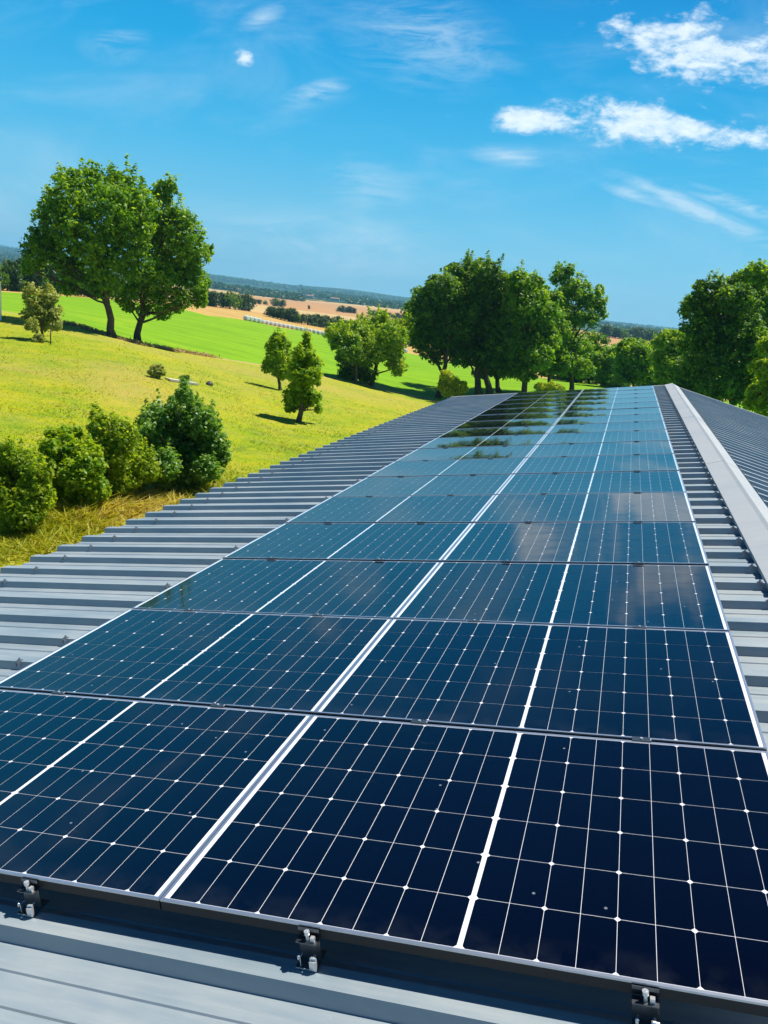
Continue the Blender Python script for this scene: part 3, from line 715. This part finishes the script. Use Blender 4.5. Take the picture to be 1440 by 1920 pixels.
# --- straw ridge along the field edge (cut grass)
def straw_ridge():
    rng = np.random.default_rng(4); pts = []
    for px, py in [(115, 607), (150, 613), (185, 625), (250, 643), (300, 653), (345, 661), (400, 670)]:
        pts.append(at(px, py))
    pts = np.array(pts); P = []
    for k in range(5000):
        t = rng.random()*(len(pts)-1); i = int(t); t -= i
        q = pts[i]*(1-t)+pts[i+1]*t+np.array([rng.normal()*.35, rng.normal()*.35, 0]); q[2] = tz(q[0], q[1])+abs(rng.normal())*.10; P.append(q)
    P = np.array(P)
    me = leaf_mesh('dry_grass', P, np.full(len(P), .12), rng.random(len(P)), m_leaf('dry_grass', [(0, (.30, .22, .09)), (1, (.55, .42, .20))], .2), .3, .3, 4)
    return props(link('dry_grass', me), 'strip of dry cut grass along the edge of the green field', 'grass', kind='stuff')
straw_ridge()

# --- grass blades on the near lawn
def blades():
    rng = np.random.default_rng(9); n = 70000
    px = rng.uniform(-60, 860, n*2); D = 12+np.minimum(rng.exponential(13, n*2), 75)
    dr = CF[None]+CR[None]*((px-720)/FP)[:, None]+CD[None]*((1000-960)/FP)
    p = CAM[None]+dr*D[:, None]
    x, y = p[:, 0], p[:, 1]
    a_, r_ = rbc(x, y); lim = rb(B1, a_)
    ok = (r_ < lim*.97) & ~((x > -1.6) & (y > -5) & (y < 21))
    x, y = x[ok][:n], y[ok][:n]; z = terr(x, y); m = len(x)
    fx = [];
    for px_, py_ in ((345, 930), (300, 925), (215, 945), (150, 965), (90, 985), (35, 1005), (380, 915), (260, 935), (0, 1015)):
        c = at(px_, py_); fx.append(c[:2]+rng.normal(size=(1500, 2))*np.array([.55, .55]))
    fx = np.concatenate(fx); nf = len(fx); fx = fx[fx[:, 0] < -2.4]; nf = len(fx)
    x = np.concatenate([x, fx[:, 0]]); y = np.concatenate([y, fx[:, 1]]); z = np.concatenate([z, terr(fx[:, 0], fx[:, 1])]); m = len(x)
    tall = np.concatenate([np.ones(m-nf), 2.0+3.5*rng.random(nf)])
    h = (.016+.028*rng.random(m)*(1+.7*np.sin(x*1.3)*np.sin(y*1.1)))*(1+np.hypot(x-CAM[0], y-CAM[1])/40)*tall
    wd = h*.30/tall**.6
    ang = rng.random(m)*6.283; lean = rng.normal(size=(m, 2))*h[:, None]*1.5
    bx = np.cos(ang)*wd; by = np.sin(ang)*wd
    v = np.stack([np.stack([x-bx, y-by, z-.01], 1), np.stack([x+bx, y+by, z-.01], 1), np.stack([x+lean[:, 0], y+lean[:, 1], z+h], 1)], 1).reshape(-1, 3)
    dryv = np.zeros(m)
    for cx_, cy_, sx, sy, wt in DRY:
        dx = x-cx_; dy = y-cy_; u = dx*math.cos(.6)+dy*math.sin(.6); vv_ = -dx*math.sin(.6)+dy*math.cos(.6)
        dryv = np.maximum(dryv, wt*np.exp(-(u/sx)**2-(vv_/sy)**2))
    me = bpy.data.meshes.new('grass')
    me.vertices.add(3*m); me.vertices.foreach_set('co', v.ravel())
    me.loops.add(3*m); me.loops.foreach_set('vertex_index', np.arange(3*m, dtype=np.int32))
    me.polygons.add(m); me.polygons.foreach_set('loop_start', (np.arange(m)*3).astype(np.int32))
    me.update(calc_edges=True)
    patch = .5+.22*np.sin(x*.35+1)*np.sin(y*.28)+.2*np.sin(x*1.1+y*.7)
    at_ = me.attributes.new('tint', 'FLOAT', 'FACE'); at_.data.foreach_set('value', np.clip(patch*.8+dryv*.6+rng.normal(0, .15, m), 0, 1).astype(np.float32))
    me.materials.append(M_GRASSB)
    props(link('grass', me), 'short yellow green grass blades covering the near lawn', 'grass', kind='stuff')
blades()

# ------------------------------------------------------------------ barn and roof
ULO, UHI, V0, V1 = -2.10, 3.97, -4.0, 20.75
PIT, FOOT = .347, -.102
HV, HT = -.145, -.100
barn = empty('metal_roofed_barn', (3.9, 8.4, -3.6), label='long barn with grey ribbed steel roof carrying the solar panels', cat='barn')
def to_barn(p): return np.asarray(p)-np.array([3.9, 8.4, -3.6])
prof = [(0, HV), (.014, HT), (.034, HT), (.037, HT-.0025), (.088, HT-.0025), (.116, HV), (.149, HV), (.153, HV+.005), (.180, HV+.005), (.184, HV), (.254, HV), (.258, HV+.005), (.285, HV+.005), (.289, HV)]
k0 = int((V0-FOOT)/PIT)-1; k1 = int((V1-FOOT)/PIT)+1
pv = [(FOOT+k*PIT+v, h) for k in range(k0, k1+1) for v, h in prof if V0 <= FOOT+k*PIT+v <= V1]
APX = roofpt(UHI, 0, 0)[0]                      # x of the ridge
def mirror(p): p = np.array(p, float); p[..., 0] = 2*APX-p[..., 0]; return p
NU = 12
for side in (0, 1):
    us = np.linspace(ULO, UHI-.04, NU)
    V = []
    for u in us:
        for v, h in pv: V.append(roofpt(u, v, h))
    V = np.array(V); npv = len(pv)
    if side: V = mirror(V)
    F = [(i*npv+j, i*npv+j+1, (i+1)*npv+j+1, (i+1)*npv+j) if side else (i*npv+j, (i+1)*npv+j, (i+1)*npv+j+1, i*npv+j+1) for i in range(NU-1) for j in range(npv-1)]
    o = MB().add(to_barn(V), F).build('roof_sheet', M_SHEET, barn)
    md = o.modifiers.new('thickness', 'SOLIDIFY'); md.thickness = .0012; md.offset = -1
# ridge cap: bent sheet in lapped lengths
capw = .20
vb = V0; kk = 0
mbc = MB()
while vb < V1:
    ve = min(vb+2.35, V1+.03); up = .002*(kk % 2)
    for (a, bq) in ((vb, ve+.06 if ve < V1 else ve),):
        uc = UHI+.0
        pf = [(uc-capw-.004, -.108), (uc-capw, -.090+up), (uc-.03, -.062+up), (uc, -.050+up)]
        L = [[roofpt(u_, a, h_) for u_, h_ in pf], [roofpt(u_, bq, h_) for u_, h_ in pf]]
        ring = []
        for row in L:
            r_ = row+[mirror(q) for q in row[::-1][1:]]; ring.append(r_)
        m_ = len(ring[0]); V = ring[0]+ring[1]; lo = [np.array(q)-np.array([0, 0, .0015]) for q in V]
        F = [(i, i+1, m_+i+1, m_+i) for i in range(m_-1)]
        F2 = [tuple(2*m_+x for x in f[::-1]) for f in F]
        F3 = [(0, m_, 3*m_, 2*m_), (m_-1, 3*m_-1, 4*m_-1, 2*m_-1)]+[(i, 2*m_+i, 2*m_+i+1, i+1) for i in range(m_-1)]+[(m_+i, m_+i+1, 3*m_+i+1, 3*m_+i) for i in range(m_-1)]
        mbc.add(to_barn(V+lo), F+F2+F3)
    vb = ve; kk += 1
mbc.build('ridge_cap', M_CAP, barn)
# rake trims at the far end (raised light flashing)
for side in (0, 1):
    mb = MB(); pf = [(V1-.10, -.096), (V1+.012, -.096), (V1+.012, -.25), (V1-.0, -.25), (V1-.0, -.112), (V1-.10, -.112)]
    V = [roofpt(u, v, h) for u in (ULO-.01, UHI-.02) for v, h in pf]
    V = mirror(V) if side else np.array(V)
    mb.add(to_barn(V), [(i, (i+1) % 6, 6+(i+1) % 6, 6+i) for i in range(6)]+[(5, 4, 3, 2, 1, 0), (6, 7, 8, 9, 10, 11)])
    mb.build('rake_trim', M_CAP, barn)
# gutter and walls below the eaves
for side in (0, 1):
    e = roofpt(ULO, 0, -.15); sgn = -1
    mb = MB(); pf = [(0.05, -.04), (-.08, -.04), (-.08, -.05), (-.07, -.15), (.03, -.16), (.05, -.06)]
    V = [(e[0]+a, v, e[2]+c) for v in (V0, V1) for a, c in pf]
    V = mirror(V) if side else np.array(V)
    mb.add(to_barn(V), [(i, (i+1) % 6, 6+(i+1) % 6, 6+i) for i in range(6)]+[(5, 4, 3, 2, 1, 0), (6, 7, 8, 9, 10, 11)])
    mb.build('gutter', M_SHEET, barn)
    xw = e[0]+.25; xa, xb = (xw, xw+.12) if not side else (2*APX-xw-.12, 2*APX-xw)
    mb = MB().box(to_barn((xa, V0+.3, -4.2)), to_barn((xb, V1-.25, e[2]-.05))); mb.build('wall', M_WALL, barn)
for v in (V0+.3, V1-.37):
    e = roofpt(ULO, 0, -.2); zt = roofpt(UHI, 0, -.25)[2]; xl = e[0]+.38; xr = 2*APX-xl
    V = [(xl, v, -4.2), (xr, v, -4.2), (xr, v, e[2]), (APX, v, zt), (xl, v, e[2])]
    V2 = [(a, b_+.10, c) for a, b_, c in V]
    MB().add(to_barn(V+V2), [(0, 1, 2, 3, 4), (9, 8, 7, 6, 5)]+[(i, 5+i, 5+(i+1) % 5, (i+1) % 5) for i in range(5)]).build('gable_wall', M_WALL, barn)

# roof screws: saddle washer with hex head on the rib
def screw_mesh():
    mb = MB()
    mb.box((-.016, -.010, 0), (.016, .012, .003)); mb.box((-.016, -.013, -.028), (.016, -.0105, .003))
    mb.box((-.017, -.020, -.030), (-.013, -.0135, -.012)); mb.box((.013, -.020, -.030), (.017, -.0135, -.012))
    mb.cyl((0, 0, .003), (0, 0, .0055), .012, 12); mb.cyl((0, 0, .0055), (0, 0, .016), .0065, 6)
    me = bpy.data.meshes.new('roof_screw'); me.from_pydata(np.concatenate(mb.v).tolist(), [], mb.f); me.materials.append(M_SCREW); me.update(); return me
SM = screw_mesh(); spots = []
for k in range(1, 61):
    vc = FOOT+k*PIT+.022
    if vc < 2.9 or vc > V1-.15: pass
    else: spots.append((vc, -1.73, 0))
    if .5 < vc < 19.5 and k % 3 == 0: spots.append((vc, -.10 if vc < 2.6 else -.24, 0))
    if vc < V1-.1:
        spots.append((vc, UHI-capw-.035, 0)); 
        if vc > 5: spots.append((vc, UHI-capw-.02, 1))
spots.append((FOOT+5*PIT+.022, -.31, 0)); spots.append((FOOT+6*PIT+.022, -.28, 0))
spots.sort()
seen = set(); rest = MB(); nsc = 0
sv = np.array([v.co[:] for v in SM.vertices]); sf = [tuple(p.vertices) for p in SM.polygons]
rotL = (0, -SL, 0); rotR = (0, SL, 0)
for v, u, side in spots:
    loc = roofpt(u, v, HT+.001); 
    if side: loc = mirror(loc)
    if nsc < 98:
        o = link('roof_screw', SM, barn); o.location = to_barn(loc).tolist(); o.rotation_euler = rotR if side else rotL; nsc += 1
    else:
        a = SL if side else -SL
        Rm = np.array([[math.cos(a), 0, math.sin(a)], [0, 1, 0], [-math.sin(a), 0, math.cos(a)]])
        rest.add(sv@Rm.T+to_barn(loc), sf)
if rest.v:
    props(rest.build('roof_screw', M_SCREW, barn), 'small steel screws on the farther ribs', kind='stuff')

# ------------------------------------------------------------------ solar panels
PW, PH, CP, RP = 1.722, 1.1260, 1.7255, 1.1475
FR = .009     # visible frame lip
def panel_parts():
    # frame: lip around and skirt down
    fr = MB(); t = .033
    for (x0, y0, x1, y1) in ((0, 0, PW, FR), (0, PH-FR, PW, PH), (0, FR, FR, PH-FR), (PW-FR, FR, PW, PH-FR)):
        fr.box((x0, y0, -.0040), (x1, y1, .0018))
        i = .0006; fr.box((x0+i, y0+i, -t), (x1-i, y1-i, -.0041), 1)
    bk = MB().box((FR, FR, -.004), (PW-FR, PH-FR, 0))
    ce = MB()
    cw, chh = .0910, .1820; gx, gy = .0014, .0019
    half = PW/2; bar = .0072; cham = .0078
    ys = (PH-(6*chh+5*gy))/2
    for s in (-1, 1):
        for i in range(9):
            xa = bar+i*(cw+gx); xb = xa+cw
            for j in range(6):
                ya = ys+j*(chh+gy); yb = ya+chh
                # chamfers sit on the outer edges of each pair of half cells
                near, farr = (i % 2 == 0), (i % 2 == 1)
                pts = []
                pts += [(xa+cham, ya), ] if near else [(xa, ya)]
                pts += [(xb-cham, ya), (xb, ya+cham)] if farr else [(xb, ya)]
                pts += [(xb, yb-cham), (xb-cham, yb)] if farr else [(xb, yb)]
                pts += [(xa+cham, yb), (xa, yb-cham), (xa, ya+cham)] if near else [(xa, yb)]
                P3 = [(half+s*x, y, .0006) for x, y in pts]
                if s < 0: P3 = P3[::-1]
                ce.add(P3, [tuple(range(len(P3)))])
    return fr, bk, ce
fr, bk, ce = panel_parts()
ORD = ['first', 'second', 'third', 'fourth', 'fifth', 'sixth', 'seventh', 'eighth', 'ninth', 'tenth', 'eleventh', 'twelfth', 'thirteenth', 'fourteenth', 'fifteenth', 'sixteenth', 'seventeenth']
proto = None
for r_ in range(17):
    tilt = random.uniform(-.0016, .0016)+(.0005 if r_ < 2 else (-.0055 if r_ < 4 else -.003))
    for c_ in range(2):
        p = roofpt(c_*CP+.002, r_*RP, 0)
        if proto is None:
            proto = o = empty('solar_panel', p)
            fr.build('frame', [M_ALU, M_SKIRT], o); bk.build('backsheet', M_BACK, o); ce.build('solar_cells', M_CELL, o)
        else: o = copy_tree(proto)
        o.location = p.tolist(); o.rotation_euler = (tilt+random.uniform(-.0006, .0006), -SL+random.uniform(-.0008, .0008), 0)
        o.location.z -= abs(tilt)*.5
        side = 'ridge side' if c_ else 'eave side'
        props(o, f'dark blue solar panel on the {side}, {ORD[r_]} row counted from the front edge', 'solar panel', 'solar panels in two columns on the roof')

# end clamps at the front edge and small clamps between the rows
def end_clamp(u, label):
    r = empty('end_clamp', roofpt(u, -.001, 0), (0, -SL, 0), label=label, cat='clamp', group='clamps holding the front edge of the panels')
    br = MB(); w = .030
    br.box((-w, -.040, -.0985), (w, .03, -.0965))                 # foot plate
    br.box((-w, -.004, -.0964), (w, -.0015, -.036))               # web
    br.box((-w, -.026, -.0345), (w, -.0015, -.0320))              # ledge
    br.box((-w, -.0038, -.0139), (w, -.0015, -.0045))
    br.build('bracket', M_DARKALU, r)
    ft = MB(); 
    for x, ww in ((-.018, .0022), (.017, .013)):
        ft.box((x, -.036, -.0963), (x+ww, -.0335, -.068)); ft.box((x, -.0333, -.0705), (x+min(ww, .006), -.018, -.068))
        ft.box((x-.004, -.040, -.073), (x-.0001, -.030, -.066)); ft.tube([(x-.004, -.037, -.066), (x, -.037, -.0645), (x+ww, -.036, -.066)], [.003, .0035, .003], 8)
    ft.box((-w, -.0415, -.0990), (w, -.0402, -.0960)); ft.box((.012, -.044, -.0962), (w, -.0365, -.0700))
    ft.build('foot', M_STEEL, r)
    bo = MB(); bo.cyl((0, -.014, -.0319), (0, -.014, -.014), .0045, 10); bo.cyl((0, -.014, -.0139), (0, -.014, -.004), .0075, 14); bo.cyl((0, -.014, -.0039), (0, -.014, -.0034), .004, 6)
    bo.box((.010, -.020, -.0319), (.021, -.009, -.019))
    bo.build('bolt', M_STEEL, r)
for u, lab in ((.42, 'steel end clamp at the front edge, leftmost and outside the photo'), (1.27, 'steel end clamp at the front edge, at the lower left of the photo'),
               (2.185, 'steel end clamp at the front edge, right of the seam between columns'), (3.03, 'steel end clamp at the front edge, at the lower right of the photo')):
    if u < 1: continue
    end_clamp(u, lab)
mc = None
for r_ in range(1, 17):
    for ci, u in enumerate((.42, 1.27, 2.185, 3.03)):
        p = roofpt(u, r_*RP-(RP-PH)/2, 0)
        if mc is None:
            mc = o = empty('mid_clamp', p)
            mb = MB().box((-.033, -.0145, .0025), (.033, .0145, .0050)); mb.box((-.033, -.005, -.03), (.033, -.003, .0024)); mb.box((-.033, .003, -.03), (.033, .005, .0024)); mb.build('plate', M_DARKALU, o)
            mb = MB().cyl((0, 0, .0052), (0, 0, .0095), .0055, 12); mb.box((.030, -.010, .0052), (.034, .004, .0075)); mb.build('bolt', M_STEEL, o)
        else: o = copy_tree(mc)
        o.location = p.tolist(); o.rotation_euler = (0, -SL, 0)
        wh = ('outer left', 'inner left', 'inner right', 'outer right')[ci]
        props(o, f'dark clamp between {ORD[r_-1]} and {ORD[r_]} panel rows, {wh} of four', 'clamp', 'clamps between the panel rows')
# ------------------------------------------------------------------ light and sky
sun_dir = np.array([.34, .37, 1.0]); sun_dir /= np.linalg.norm(sun_dir)
EL = math.asin(sun_dir[2]); AZ = math.atan2(sun_dir[0], sun_dir[1])
sl_ = bpy.data.lights.new('sun', 'SUN'); sl_.energy = 5.0; sl_.angle = R(.53); sl_.color = (1.0, .96, .88)
so = bpy.data.objects.new('sun', sl_); COL.objects.link(so)
so.rotation_euler = Vector((-sun_dir).tolist()).to_track_quat('-Z', 'Y').to_euler()
w = bpy.data.worlds.new('World'); scene.world = w; w.use_nodes = True
nt = w.node_tree; T = NT(nt); bg = nt.nodes['Background']
sky = T.n('ShaderNodeTexSky', sky_type='NISHITA'); sky.sun_disc = False; sky.sun_elevation = EL; sky.sun_rotation = AZ
sky.altitude = 200; sky.air_density = 1.0; sky.dust_density = .6; sky.ozone_density = 1.6
gen = T.n('ShaderNodeTexCoord').outputs['Generated']
def dotn(vec, a):
    o = T.n('ShaderNodeVectorMath', operation='DOT_PRODUCT'); T.l(vec, o.inputs[0]); o.inputs[1].default_value = tuple(float(x) for x in a); return o.outputs['Value']
# cloud patches: fixed compass directions, in tangent coordinates round a heading
fz = T.m('MAXIMUM', dotn(gen, CF), .05)
cx = T.m('MULTIPLY', T.m('DIVIDE', dotn(gen, CR), fz), FP); cy = T.m('MULTIPLY', T.m('DIVIDE', dotn(gen, CD), fz), FP)   # about 1448 units per radian
cmb = T.n('ShaderNodeCombineXYZ'); T.l(cx, cmb.inputs[0]); T.l(cy, cmb.inputs[1]); cvec = cmb.outputs[0]
def patch(x, y, sx, sy, rot):
    """soft elliptical patch centred in the direction of a photo point"""
    x -= 720; y -= 960; c, s = math.cos(rot), math.sin(rot)
    dx = T.m('SUBTRACT', cx, x); dy = T.m('SUBTRACT', cy, y)
    u = T.m('DIVIDE', T.m('ADD', T.m('MULTIPLY', dx, c), T.m('MULTIPLY', dy, s)), sx)
    v = T.m('DIVIDE', T.m('SUBTRACT', T.m('MULTIPLY', dy, c), T.m('MULTIPLY', dx, s)), sy)
    return T.m('SUBTRACT', 1.0, T.m('SQRT', T.m('ADD', T.m('MULTIPLY', u, u), T.m('MULTIPLY', v, v))))
fn = T.noise(T.scaled(cvec, (.0085, .016, 1), (0, 0, -.08)), 1.0, 9, .62, .25)
fn2 = T.noise(T.scaled(cvec, (.028, .05, 1), (0, 0, -.1)), 1.0, 7, .65, .3)
P_all = None
for (x, y, sx, sy, rot, w_) in [(1215,235,260,62,.07,1.1),(1010,228,220,34,.06,1.0),(1180,215,90,40,0,1.05),(1400,255,160,32,.05,.95),(1300,90,250,95,.15,.95),(1190,75,130,50,.1,.9),(1400,110,110,70,.1,.9),(1330,20,140,40,0,.65),(458,107,26,20,.5,.95),
                              (1440,30,60,40,0,.8)]:
    pp = T.m('MULTIPLY', T.m('MAXIMUM', patch(x, y, sx, sy, rot), 0.0), w_)
    P_all = pp if P_all is None else T.m('MAXIMUM', P_all, pp)
dens = T.m('ADD', P_all, T.m('MULTIPLY', T.m('SUBTRACT', fn, .53), 2.9))
dens = T.m('ADD', dens, T.m('MULTIPLY', T.m('SUBTRACT', fn2, .5), 1.3))
cl = T.m('MULTIPLY', T.mapr(dens, .10, .85, 0, 1, True), T.mapr(P_all, .0, .18, 0, 1))
# thin cirrus
el = T.m('ARCSINE', T.m('MINIMUM', T.m('MAXIMUM', dotn(gen, (0, 0, 1)), 0.0), 1.0))
cn = T.noise(T.scaled(cvec, (.0022, .0060, 1), (0, 0, -.35)), 1.0, 7, .6, .8)
ci = T.m('MULTIPLY', T.mapr(cn, .46, .80, 0, .24, True), T.mapr(el, .36, .46, 1, 0))
wsp = None
for (x, y, sx, sy, rot, w_) in [(1320,400,190,14,.42,.55),(1400,390,130,12,.35,.5),(1190,365,60,10,.3,.45),(590,175,60,16,-.3,.5),(490,35,40,16,-.4,.4),(950,290,70,16,.1,.4),(690,345,90,40,.2,.25),(800,80,150,70,.2,.28),(590,460,260,60,.1,.25),(215,80,60,30,0,.25)]:
    pp = T.m('MULTIPLY', T.m('MAXIMUM', patch(x, y, sx*1.3, sy*1.6, rot), 0.0), w_)
    wsp = pp if wsp is None else T.m('MAXIMUM', wsp, pp)
wn = T.noise(T.scaled(cvec, (.006, .024, 1), (0, 0, -.42)), 1.0, 8, .66, 1.2)
wsp = T.m('MULTIPLY', wsp, T.mapr(wn, .40, .66, 0, 1.7))
thin = T.m('MINIMUM', T.m('ADD', ci, wsp), .6)
grad = T.ramp(T.m('DIVIDE', el, math.pi/2), [(0, (.33, .66, .86)), (.05, (.19, .60, .87)), (.10, (.065, .50, .86)), (.16, (.008, .39, .80)), (.215, (.0005, .29, .71)), (.32, (.0005, .12, .40)), (.45, (.0005, .035, .16)), (1, (.0005, .022, .11))])
SKYK = 1/.085*.71
gk = T.mix(1.0, grad, (SKYK, SKYK, SKYK), 'MULTIPLY')
skyc = T.mix(.025, gk, sky.outputs[0])
c1 = T.mix(thin, skyc, (6.2, 7.6, 8.6))
shade = T.mix(T.mapr(T.m('ADD', dens, T.m('MULTIPLY', T.m('SUBTRACT', fn2, .5), 1.6)), .45, 1.3), (6.6, 7.9, 9.0), (9.4, 9.9, 10.3))
c2 = T.mix(T.m('MULTIPLY', cl, .80), c1, shade)
T.l(c2, bg.inputs['Color']); bg.inputs['Strength'].default_value = .085

# haze in the valley air
E_HAZE = 1.4e-4
hz = MB().box((-6700, -6700, -400), (6700, 6700, 160)).build('haze', bpy.data.materials.new('valley_haze'))
hm = hz.data.materials[0]; hm.use_nodes = True; hm.node_tree.nodes.clear()
ho = hm.node_tree.nodes.new('ShaderNodeOutputMaterial'); hv = hm.node_tree.nodes.new('ShaderNodeVolumePrincipled')
hv.inputs['Color'].default_value = (.30, .74, 1.0, 1); hv.inputs['Density'].default_value = E_HAZE; hv.inputs['Anisotropy'].default_value = .2
hm.node_tree.links.new(hv.outputs[0], ho.inputs['Volume'])
props(hz, 'thin blue haze filling the valley air', 'haze', kind='stuff')

# ------------------------------------------------------------------ camera
cam = bpy.data.cameras.new('camera'); co = bpy.data.objects.new('camera', cam); COL.objects.link(co)
cam.sensor_fit = 'VERTICAL'; cam.sensor_height = 24; cam.lens = 24*FP/1920; cam.clip_end = 30000; cam.clip_start = .05
mw = Matrix(((CR[0], -CD[0], -CF[0], CAM[0]), (CR[1], -CD[1], -CF[1], CAM[1]), (CR[2], -CD[2], -CF[2], CAM[2]), (0, 0, 0, 1)))
co.matrix_world = mw; scene.camera = co
scene.view_settings.view_transform = 'Standard'; scene.view_settings.look = 'None'
scene.view_settings.exposure = 0.5; scene.view_settings.gamma = 1.0
scene.cycles.max_bounces = 6; scene.cycles.transparent_max_bounces = 8; scene.cycles.volume_bounces = 0
